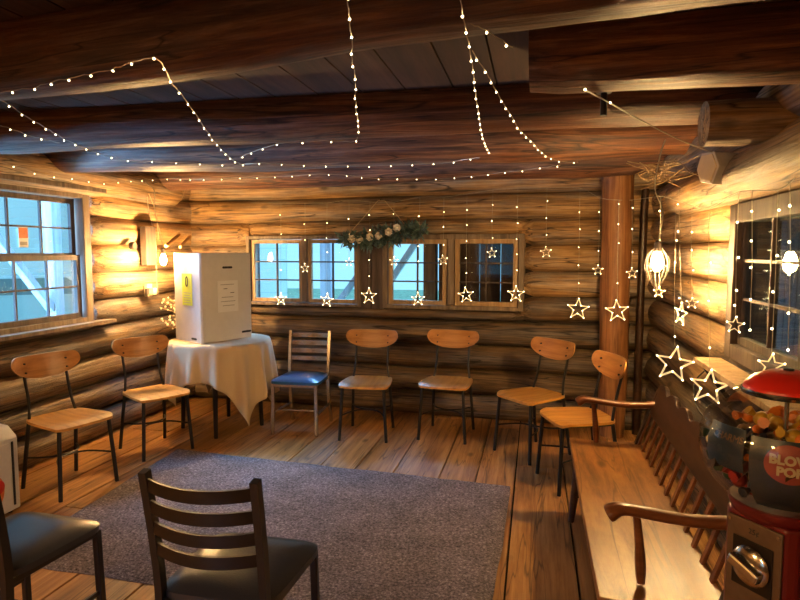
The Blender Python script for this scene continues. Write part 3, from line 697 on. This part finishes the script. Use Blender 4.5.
# display card curved inside the globe, with its round emblem
def card(a0, a1, z0, z1, off=.004):
    m = MB(); nu, nv = 18, 8
    def rad(z):
        for i in range(len(prof)-1):
            if prof[i][1] <= z <= prof[i+1][1]:
                f = (z-prof[i][1])/(prof[i+1][1]-prof[i][1]); return prof[i][0]*(1-f)+prof[i+1][0]*f
        return .1
    def tp(u, v):
        a = a0+(a1-a0)*u; z = z0+(z1-z0)*v; r_ = rad(z)-off; return (r_*math.cos(a), r_*math.sin(a), z)
    surf(m, nu, nv, tp, lambda u, v: Vector((-math.cos(a0+(a1-a0)*u)*.0012, -math.sin(a0+(a1-a0)*u)*.0012, 0)))
    return m, rad
m, rad = card(R(228), R(330), .995, 1.142); cd1 = m.build('display_card', 'navy', cmx, 60)
def on_globe(mesh_pts, az, zc_, off):                   # wraps flat (x,y) coordinates onto the card
    res = []
    for x, y, h in mesh_pts:
        z = zc_+y; r_ = rad(z)-.004+off+h; a = az + x/rad(zc_); res.append((r_*math.cos(a), r_*math.sin(a), z))
    return res
em = MB(); n = 36; flat = [(0, 0, 0)]
for k in (.33, .66, 1): flat += [(k*.044*math.cos(2*PI*j/n), k*.038*math.sin(2*PI*j/n), 0) for j in range(n)]
AZ = R(253)
em.add(on_globe(flat, AZ, 1.098, .0008), [(0, 1+j, 1+(j+1)%n) for j in range(n)] + [(1+k*n+j, 1+(k+1)*n+j, 1+(k+1)*n+(j+1)%n, 1+k*n+(j+1)%n) for k in (0, 1) for j in range(n)])
em = em.build('emblem', 'pink', cd1, 60)
for body, yy, sz in (('BLOW', .009, .024), ('POP', -.013, .024)):
    tm = text_mesh(body, sz, 'lettering', 'letter', em, Matrix.Identity(4), .0006, bold=.0012)
    pts = on_globe([(v.co.x, v.co.y+yy, v.co.z) for v in tm.data.vertices], AZ, 1.098, .0022)
    for v, p in zip(tm.data.vertices, pts): v.co = p
m, rad = card(R(190), R(224), 1.062, 1.148); m.build('display_card', 'navy', cmx, 60)
tm = text_mesh("CHARMS", .019, 'lettering', 'plate', cmx, Matrix.Identity(4), .0005)
for v, p in zip(tm.data.vertices, on_globe([(v.co.x, v.co.y, v.co.z) for v in tm.data.vertices], R(210), 1.126, .001)): v.co = p
# wrapped sweets
def sweet(kind, mat):
    m = MB()
    if kind == 0:
        m.ball((0, 0, 0), .0165, 12, 8); m.tube([(.014, 0, 0), (.024, 0, 0), (.032, .003, .001)], [.004, .009, .011], 7); m.tube([(-.014, 0, 0), (-.024, 0, 0), (-.032, -.003, 0)], [.004, .009, .011], 7)
    else:
        m.tube([(-.026, 0, 0), (.026, 0, 0)], .0085, 10); m.tube([(.026, 0, 0), (.034, 0, 0), (.042, .002, 0)], [.003, .010, .012], 7); m.tube([(-.026, 0, 0), (-.034, 0, 0), (-.042, .002, 0)], [.003, .010, .012], 7)
    return m.build('wrapped_sweet', mat, None, 50)
cols = {'orange': (0.60, .16, .02), 'red': (.24, .02, .02), 'yellow': (.55, .32, .04), 'dark green': (.03, .06, .03), 'dark brown': (.06, .03, .015), 'cream': (.22, .15, .09), 'dark blue': (.015, .025, .06)}
protos = []
for nme, c in cols.items():
    for k in (0, 1): protos.append((nme, k, sweet(k, plain(nme+'_wrapper', c, .3, var=.15))))
used = set(); cells = []
for iz in range(5):
    z = .992 + iz*.033; rm = rad(max(z, 1.0))-.041
    ring = rm
    while ring > .02:
        k = max(1, int(2*PI*ring/.036))
        for j in range(k):
            a = 2*PI*(j+.5*(iz % 2))/k; cells.append((ring*math.cos(a), ring*math.sin(a), z))
        ring -= .036
cells.sort(key=lambda c: -(c[2]*2 + math.hypot(c[0], c[1])*2 - c[1] - c[0]*.5))
cells = [c for c in cells if not (c[2] > 1.1 and c[0]*.9755+c[1]*.22 < -.03)]
for c in cells[:100]:
    top_ = c[2] > 1.11
    nme, k, o = random.choice([p for p in protos if (p[0] in ('orange', 'yellow')) == (top_ or random.random() < .06)])
    q = o if o.name not in used else o.copy()
    if q is not o: COL.objects.link(q)
    used.add(o.name)
    q.location = CM + Vector(c) + Vector((random.uniform(-.003,.003), random.uniform(-.003,.003), random.uniform(-.003,.003)))
    q.rotation_euler = (random.uniform(-.5, .5), random.uniform(-.6, .6), random.uniform(0, PI))
    tag(q, 'small %s wrapped %s piled in the clear globe of the candy machine' % (nme, ('round sweet', 'candy roll')[k]), 'sweet', '%s %s in the globe' % (nme, ('round sweets', 'candy rolls')[k]))
for nme, k, o in protos:
    if o.name not in used: bpy.data.objects.remove(o)

# ------------------------------------------------------------------ white cabinet at the left edge
cb_ = thing('white_cabinet', 'low white enamel cabinet with a red and orange picture beside the left wall chairs', 'cabinet', (-3.36, 2.40, 0))
b = MB(); b.box((.0, .0, .02), (.46, .42, .44)); b.build('body', 'white', cb_, 0, .006)
MB().prism([(0, .44), (.46, .44), (.40, .50), (0, .56)], 0, .42, Matrix(((1,0,0,0),(0,0,1,0),(0,1,0,0),(0,0,0,1)))).build('lid', 'white', cb_, 0, .004)
d = MB().box((.461, .02, .05), (.468, .36, .42)).build('door', 'white', cb_, 0, .003)
MB().box((.4605, .375, .05), (.466, .385, .42)).build('gap_strip', 'ink', cb_, 0)
MB().lathe([(.075, 0), (.07, .003)], 24, mat=T_((.469, .25, .17)) @ Matrix.Rotation(PI/2, 4, 'Y') @ Matrix.Diagonal((1.2, .8, 1, 1))).build('picture', 'orange', d, 40)
MB().lathe([(.040, 0), (.035, .003)], 16, mat=T_((.473, .27, .19)) @ Matrix.Rotation(PI/2, 4, 'Y')).build('picture', 'red', d, 40)
for x in (.04, .42):
    for y in (.04, .38): MB().tube([(x, y, 0), (x, y, .02)], .015, 10).build('foot', 'rubber', cb_)

# ------------------------------------------------------------------ shelf under the right window
sh = thing('window_shelf', 'plain board shelf on brackets below the right hand window', 'shelf', (.90, 0, 0))
MB().box((-.125, 2.02, .955), (-.0, 3.20, .98)).build('board', 'sash', sh, 0, .003)
for y in (2.2, 3.05): MB().bar((-.01, y, .82), (-.11, y, .954), .02, .02).build('bracket', 'black', sh, 0)

# ------------------------------------------------------------------ Edison bulbs
def bulb_lamp(loc, label, s, mat, cage, cordpts):
    t = thing('edison_lamp', label, 'lamp', loc)
    q = MB(); q.lathe([(.004, -.060*s), (.014*s, -.056*s), (.024*s, -.040*s), (.029*s, -.018*s), (.027*s, .004*s), (.018*s, .030*s), (.012*s, .045*s)], 20); q.build('bulb', mat, t, 60)
    q = MB(); q.lathe([(.016*s, .044*s), (.018*s, .05*s), (.018*s, .095*s), (.008*s, .105*s)], 16); q.build('socket', 'brown', t, 40)
    MB().tube([Vector(p)-Vector(loc) for p in smoothpath(cordpts, 4)], .0035, 6).build('cord', 'cord', t)
    if cage:
        c = MB()
        for k in range(8):
            a = 2*PI*k/8; c.tube(smoothpath([(math.cos(a)*.018, math.sin(a)*.018, .07), (math.cos(a)*.06, math.sin(a)*.06, .0), (math.cos(a)*.052, math.sin(a)*.052, -.07), (0, 0, -.16)], 4), .0010, 5)
        for z_, r_ in ((-.03, .060), (.045, .034)): c.tube([(math.cos(2*PI*i/20)*r_, math.sin(2*PI*i/20)*r_, z_) for i in range(21)], .0010, 5)
        c.build('cage', 'brown', t)
    return t
LL = Vector((-3.09, 4.55, 1.44))
bulb_lamp(LL, 'bare glowing bulb hanging on its cord by the left wall above the white box', .9, 'bulb', False, [LL+Vector((0,0,.09)), LL+Vector((-.03,.02,.2)), LL+Vector((-.09,.03,.42)), LL+Vector((-.10,.05,.58)), LL+Vector((-.22,.1,.66))])
LR = Vector((.632, 3.42, 1.455))
bulb_lamp(LR, 'glowing bulb in a thin wire cage hanging in the right hand corner', 1.0, 'bulb_small', True, [LR+Vector((0,0,.09)), LR+Vector((.02,0,.25)), LR+Vector((-.02,.02,.38)), LR+Vector((.0,.02,.55)), LR+Vector((.02,.0,.63))])
# outlet, wall box and cables at the left wall
ot = thing('power_outlet', 'cream double outlet with plugged in adapter on the left log wall', 'outlet', (-3.37, 4.70, 1.16))
MB().box((.0, -.035, -.055), (.035, .035, .055)).build('plate', 'cream', ot, 0, .004)
MB().box((.036, -.022, -.04), (.085, .03, .02)).build('adapter', 'cream', ot, 0, .006)
MB().box((.036, -.075, -.04), (.055, -.036, .02)).build('adapter', 'brown', ot, 0, .004)
c = [onx(x, y, -3.345) for x, y in ((147,188),(148,205),(152,225),(156,245),(156,265),(157,285),(158,292))]
tag(MB().tube(smoothpath(c, 4), .004, 6).build('power_cable', 'cord', None), 'pale cable running down the left log wall to the outlet', 'cable')
c = [onx(x, y, -3.33) for x, y in ((140,182),(147,190),(155,210),(158,230),(158,240))]
tag(MB().tube(smoothpath(c, 4), .003, 6).build('power_cable', 'twine', None), 'tan looping cable hanging above the left bulb', 'cable')
bx = MB(); bx.lathe([(.035, 0), (.035, .03), (.028, .04)], 20, mat=Matrix.Rotation(PI/2, 4, 'Y')); tag(bx.build('junction_box', 'brown', None, 40, loc=(-3.375, 4.52, 1.55)), 'round dark junction box on the left log wall next to the bulb', 'electrical box')
for i, (a, b, lab) in enumerate((((-2.99, 0, 1.565), (-3.04, .24, 1.47), 'longer wooden peg sticking out beside the left bulb'), ((-2.88, 0, 1.555), (-2.96, .20, 1.48), 'shorter wooden peg sticking out just above the white box'))):
    px = ((179,235), (166,246)) if i == 0 else ((190,237), (180,247))
    p0 = onx(*px[0], -3.30); p1 = onx(*px[1], -3.16)
    tag(MB().tube([p0, p1], .016, 12).build('wooden_peg', 'seat', None, 40), lab, 'peg')

# ------------------------------------------------------------------ ceiling bits
sn = thing('ceiling_hook', 'short dark metal tube hanging from the beam above the bench', 'fitting', onz(604, 92, 2.09))
MB().lathe([(.028, -.004), (.028, .004)], 16).build('flange', 'bronze', sn, 40); MB().tube([(0, 0, 0), (0, 0, -.085)], .012, 12).build('tube', 'bronze', sn, 40)
fx = thing('wall_fixture', 'pale grey boxy fixture with a cream angled end on the right wall log', 'light fixture', ony(707, 168, 2.95), R(32))
q = MB(); q.prism([(-.065, 0), (-.035, .07), (.035, .07), (.06, 0), (.035, -.06), (-.03, -.075)], 0, .16, Matrix(((0,0,1,0),(1,0,0,0),(0,1,0,0),(0,0,0,1)))); q.build('housing', 'grey', fx, 0, .004)
q = MB(); q.prism([(-.055, 0), (-.03, .058), (.03, .058), (.05, 0), (.03, -.05), (-.025, -.063)], -.006, 0, Matrix(((0,0,1,0),(1,0,0,0),(0,1,0,0),(0,0,0,1)))); q.build('face', 'cream', fx, 0, .002)
MB().box((.161, -.06, -.06), (.19, .06, .08)).build('mount', 'sash', fx, 0, .003)
# twig bunch at the corner
tw = thing('twig_bundle', 'bundle of dry twigs tucked over the logs above the caged bulb', 'twigs', (.66, 3.50, 1.93))
q = MB()
for i in range(34):
    a = random.uniform(0, 2*PI); e = random.uniform(-.5, .4); l = random.uniform(.08, .24)
    c0 = Vector((random.uniform(-.1, .1), random.uniform(-.1, .1), random.uniform(-.04, .04)))
    d = Vector((math.cos(a), math.sin(a)*.7, e)).normalized()
    q.tube(smoothpath([c0-d*l*.5, c0+Vector((random.uniform(-.02,.02), 0, random.uniform(-.02,.02))), c0+d*l*.5], 3), .0022, 5)
q.build('twigs', 'twig', tw)['kind'] = 'stuff'
# window sticker
sp = MB().box((-.0015, -.033, -.062), (.0015, .033, .062)); st = thing('window_notice', 'small orange and white notice stuck on the tall window', 'notice', (-3.484, 3.52, 1.60))
MB().box((.0, -.04, -.07), (.003, .04, .07)).build('sheet', 'paper', st, 0); MB().box((.0032, -.038, -.005), (.004, .038, .066)).build('picture', 'orange', st, 0); MB().box((.0032, -.03, -.055), (.004, .03, -.03)).build('print', 'greyink', st, 0)

# ------------------------------------------------------------------ garland of eucalyptus and roses
GL = bpt(-1.33, .125, 1.625)
ga = thing('rose_garland', 'green leafy garland with cream roses hanging on twine above the back windows', 'garland', GL, BT)
P = smoothpath([(-.36, 0, -.01), (-.18, -.01, -.005), (0, 0, .0), (.18, 0, .05), (.36, .0, .06)], 6)
MB().tube(P, .006, 6).build('stem', 'twig', ga)
lf = MB()
for i in range(520):
    f = random.random(); p = P[min(len(P)-1, int(f*len(P)))] + Vector((random.gauss(0, .012), random.gauss(0, .015), random.gauss(0, .015)))
    d = Vector((random.gauss(.1 if f > .5 else -.1, .7), random.gauss(-.4, .5), random.gauss(-.15, .7))).normalized()
    l = random.uniform(.05, .10); w = l*.24; s = d.cross(Vector((random.random(), random.random(), random.random()))).normalized(); u = d.cross(s)
    lim = .075*(1-.5*abs(f-.5)*2); p += d*random.uniform(0, lim)
    lf.add([p, p+d*l*.35+s*w+u*.003, p+d*l, p+d*l*.35-s*w+u*.003, p+d*l*.5+u*.007], [(0,1,4),(1,2,4),(2,3,4),(3,0,4)])
lv = lf.build('leaves', 'leaf', ga, 0); lv['kind'] = 'stuff'
for x, y in ((352,239),(360,240),(370,237),(379,236),(389,232),(397,228)):
    wp = onb(x, y, .20); c = Matrix.Rotation(-BT, 4, 'Z') @ (wp-GL)
    r_ = MB(); s0 = random.random()
    for k, (rr, n_) in enumerate(((.038, 6), (.028, 5), (.018, 4))):
        for j in range(n_):
            a = 2*PI*(j+s0+k*.5)/n_; ax = Vector((math.cos(a), 0, math.sin(a))); tn = Vector((-math.sin(a), 0, math.cos(a))); o_ = c+Vector((0, -.006*k, 0))
            r_.add([o_+Vector((0,.010,0)), o_+ax*rr*.7+tn*rr*.6, o_+ax*rr+Vector((0,-.016,0)), o_+ax*rr*.7-tn*rr*.6, o_+ax*rr*.55+Vector((0,-.004,0))], [(0,1,4),(1,2,4),(2,3,4),(3,0,4)])
    r_.ball(c+Vector((0,-.010,0)), .018, 8, 6); r_.build('rose', 'rose', ga, 60)
MB().tube([(-.36, .02, .0), (-.06, .06, .335), (.0, .06, .335), (.25, .02, .06)], .003, 6).build('twine', 'twine', ga)
MB().tube([(-.03, .12, .34), (-.03, .04, .34)], .006, 8).build('nail', 'bronze', ga)

# ------------------------------------------------------------------ fairy lights on the beams
led_me = None
def led(parent, p, r=.0031, name='bulb'):
    global led_me
    if led_me is None:
        o = MB().ball((0, 0, 0), 1.0, 8, 6).build(name, 'led', parent, 60); led_me = o.data
    else:
        o = bpy.data.objects.new(name, led_me); COL.objects.link(o); o.parent = parent
    o.location = p; o.scale = (r, r, r); return o
def fairy(label, runs, z=2.062, bulbs=True):
    t = thing('fairy_light_string', label, 'string lights', (0, 0, 0), 0, 'fairy lights strung along the beams')
    c = MB()
    for run, every in runs:
        P = [q[2] if len(q) > 2 else onz(q[0], q[1], z) for q in run]; S = smoothpath(P, 4)
        S = [p + Vector((random.uniform(-.003,.003), random.uniform(-.003,.003), random.uniform(-.003,.003))) for p in S]
        c.tube(S, .0014, 5); every *= 1.25; acc = every*.4
        for i in range(len(S)-1):
            d = (S[i+1]-S[i]).length; acc += d
            while acc > every:
                acc -= every; f = 1-acc/d if d > 0 else 0
                led(t, S[i].lerp(S[i+1], max(0, min(1, f))) + Vector((0, 0, -.006)))
    c.build('cord', 'wire', t); return t
fairy('fairy lights along the nearest beam and down to the far beams at left', [
    ([(0,92),(30,88),(50,83),(69,78),(88,74),(110,70),(131,63),(154,57)], .085),
    ([(154,57),(163,64),(172,83),(184,98),(194,113),(207,130),(213,140),(225,153),(233,160),(240,164)], .12)])
fairy('fairy lights sweeping from the left edge to the middle beams', [
    ([(0,100),(12,107),(32,120),(50,130),(62,138),(75,144),(95,152),(115,158),(132,161),(160,162),(195,163),(222,165),(240,165),(262,163),(300,165),(340,166),(400,165),(450,162),(480,157)], .115)])
fairy('short fairy light run on the second beam at the left edge', [([(0,125),(17,131),(32,136),(46,140),(60,143)], .10)])
fairy('lowest and longest fairy light run crossing above the back wall', [
    ([(x, y, onx(x, y, -2.95)) for x, y in ((0,162),(10,165),(24,169),(48,176),(72,178),(103,183),(128,181),(165,179))] + [(200,179),(240,178),(285,176),(330,174),(370,178),(400,179),(450,178),(500,173),(540,168),(560,165)], .12)])
fairy('fairy light strand hanging straight towards the viewer at the top middle', [
    ([(348,-20),(348,0),(350,20),(352,42),(351,57),(354,71),(355,92),(356,107),(358,122),(359,135)], .10),
    ([(358,137),(354,142),(335,141),(315,141),(296,143),(277,144),(247,154),(240,158)], .13)])
fairy('fairy lights splitting in two below the top beam right of the middle', [
    ([(459,-20),(461,0),(466,30),(470,50),(474,80),(477,105),(481,128),(485,145),(490,154)], .09),
    ([(472,50),(486,72),(497,92),(507,110),(520,130),(530,140),(545,155),(560,161),(578,162)], .10),
    ([(472,24),(487,32),(514,48)], .09)])
fc = thing('bulb_string', 'plain pale cord with two lit bulbs running from the beam hook to the grey fixture', 'string lights')
P = smoothpath([onz(585, 90, 2.06), onz(610, 103, 2.05), ony(640, 120, 2.75), ony(680, 140, 2.85), ony(712, 152, 2.92)], 5)
MB().tube(P, .003, 6).build('cord', 'cord', fc); led(fc, P[0]+Vector((0, -.004, 0)), .004); led(fc, P[5]+Vector((0, -.004, 0)), .004)

# ------------------------------------------------------------------ star curtain lights
def star_mesh(mb, R_, w, th):
    def pts(k): return [((R_ if i % 2 == 0 else R_*.42)*k*math.sin(PI*i/5), (R_ if i % 2 == 0 else R_*.42)*k*math.cos(PI*i/5)) for i in range(10)]
    o, i_ = pts(1), pts(w); vs = []
    for y in (-th/2, th/2): vs += [(x, y, z) for x, z in o] + [(x, y, z) for x, z in i_]
    fs = []
    for k in range(10):
        j = (k+1) % 10
        fs += [(k, j, 10+j, 10+k), (20+j, 20+k, 30+k, 30+j), (j, k, 20+k, 20+j), (10+k, 10+j, 30+j, 30+k)]
    mb.add(vs, fs)
big = MB(); star_mesh(big, 1, .78, .09); big_me = None
def strand(label, top, star, size, rz, bulbs, tilt=0):
    """top and star are world points; size = star height"""
    global big_me
    t = thing('star_light_strand', label, 'star light', star, rz, 'star lights hanging in the window curtain')
    h = (top-star).length; off = Matrix.Rotation(-rz, 3, 'Z') @ (top-star)
    MB().tube([(0, 0, size*.52), off*.5+Vector((random.uniform(-.004,.004), 0, 0)), off], .0013, 5).build('cord', 'cord', t)
    if big_me is None:
        o = big.build('star', 'star', t, 0); big_me = o.data
    else: o = bpy.data.objects.new('star', big_me); COL.objects.link(o); o.parent = t
    o.scale = (size*.53,)*3; o.rotation_euler = (0, tilt, 0)
    r = .0036 if size > .1 else .0028
    for i in range(10):
        if size < .1 and i % 2: continue
        rad_ = .93 if i % 2 == 0 else .40
        q = bpy.data.objects.new('led', led_me); COL.objects.link(q); q.parent = o
        q.location = (rad_*math.sin(PI*i/5)*.97, -.05, rad_*math.cos(PI*i/5)*.97); q.scale = (r/(size*.53),)*3
    for f in bulbs:
        led(t, off*f + Vector((random.uniform(-.006,.006), -.006, 0)), .0036)
    return t
OFF = .11
data = [  # star px, size px, top px, bulb px rows, label
    (281,299,13,(281,203),(215,234,270),'small star hanging before the leftmost sash of the back window'),
    (305,268,9,(305,203),(224,240),'tiny star at the mullion of the left window pair'),
    (327,300,14,(327,203),(223,238,252),'star low in front of the second sash from the left'),
    (349,262,8,(349,200),(219,235),'tiny star high on the frame below the left tip of the garland'),
    (369,296,17,(370,202),(215,230,260,276),'star under the garland on the boards between the windows'),
    (394,261,9,(394,202),(214,232),'tiny star directly below the roses, right of the boards'),
    (418,299,14,(420,197),(216,246,261),'star before the third sash, showing the bright outside'),
    (443,260,10,(444,197),(212,227,245),'tiny star at the frame right of the third sash'),
    (466,295,16,(467,194),(210,225,241,258,273),'star hanging before the left panes of the dark sash'),
    (492,253,10,(493,190),(205,221,238),'tiny star high before the right panes of the dark sash'),
    (516,294,17,(518,188),(207,223,239,254,270),'star on the outer frame of the right window'),
    (546,252,11,(547,188),(201,218,235),'tiny star on bare logs just beyond the window frame'),
    (578,309,22,(580,188),(212,229,247,265,283),'large star on the logs left of the red brown post'),
    (598,270,10,(600,198),(212,231,251),'tiny star at the left edge of the red brown post'),
    (617,311,23,(619,200),(204,224,243,283),'large star hanging before the red brown post'),
    (632,273,11,(632,200),(208,229,252),'tiny star at the right edge of the red brown post'),
]
for sx, sy, sp_, (tx, ty), bl, lab in data:
    s = onb(sx, sy, OFF if sx < 595 else .30); tp = onb(tx, ty, OFF-.03 if sx < 595 else .27)
    d = (s-EYEP).dot(FW); size = sp_*d/600
    fr = [(sy-b)/(sy-ty) for b in bl]
    strand(lab, tp, s, size, BT+random.uniform(-.15, .15), fr, random.uniform(-.12, .12))
right = [
    (659,292,11,(661,196),.60,(211,233,252),'tiny star hanging just under the caged bulb', 3.55),
    (681,314,24,(679,190),.70,(204,231,298),'star turned edgewise on the right wall logs near the corner', 3.35),
    (692,303,11,(692,206),.76,(232,250,270),'tiny star on the right wall logs beside the edgewise star', 3.30),
    (674,364,37,(676,205),.66,(240,262,336),'large tilted star right above the scalloped bench back', 3.35),
    (709,387,37,(709,212),.66,(262,300,347),'largest star, hanging between the bench and the candy machine', 2.75),
    (735,325,17,(739,192),.76,(222,257,290,305),'star before the near panes of the right hand window', 2.5),
    (771,366,26,(778,190),.74,(210,255,291,328),'bright star right above the red lid of the candy machine', 2.15),
]
for sx, sy, sp_, (tx, ty), X, bl, lab, Y in right:
    s = ony(sx, sy, Y); tp = ony(tx, ty, Y+.01); d = (s-EYEP).dot(FW); size = sp_*d/600
    strand(lab, tp, s, size, -.25+random.uniform(-.25, .25) if sx != 681 else -1.3, [(sy-b)/(sy-ty) for b in bl], random.uniform(-.25, .25) if sx < 700 else .1)
# extra bulb strands without stars on the right wall
for sx, ty, by, Y, lab in ((752,190,330,2.35,'thin starless light strand between the two window stars'), (790,180,350,2.05,'starless light strand nearest the picture edge above the red lid')):
    t = thing('light_strand', lab, 'string lights'); a, b = ony(sx, ty, Y), ony(sx-2, by, Y); t.location = a
    MB().tube([(0,0,0), (b-a)*.5+Vector((.004,0,0)), b-a], .0013, 5).build('cord', 'cord', t)
    for f in (.15, .36, .55, .78, 1): led(t, (b-a)*f, .0036)
# header cords the strands hang from
H = [onb(250, 203, OFF-.03)] + [onb(d[3][0], d[3][1], OFF-.03 if d[0] < 595 else .27) for d in data] + [ony(661, 196, 3.56)]
tag(MB().tube(smoothpath(H, 3), .0018, 5).build('header_cord', 'cord', None), 'thin cord along the top logs of the back wall holding the star strands', 'cord')
H = [ony(661, 196, 3.56), ony(676, 200, 3.36), ony(692, 206, 3.31), ony(709, 208, 2.76), ony(739, 192, 2.51), ony(778, 190, 2.16), ony(795, 178, 2.05)]
tag(MB().tube(smoothpath(H, 3), .0018, 5).build('header_cord', 'cord', None), 'thin cord along the right wall holding the star strands near the window', 'cord')
# black cable under the shelf
H = [Vector((.895, 3.30, .93)), Vector((.80, 3.26, .84)), Vector((.78, 3.10, .74)), Vector((.82, 2.9, .72)), Vector((.895, 2.7, .76))]
tag(MB().tube(smoothpath(H, 4), .004, 6).build('power_cable', 'rubber', None), 'black cable looping below the window shelf', 'cable')
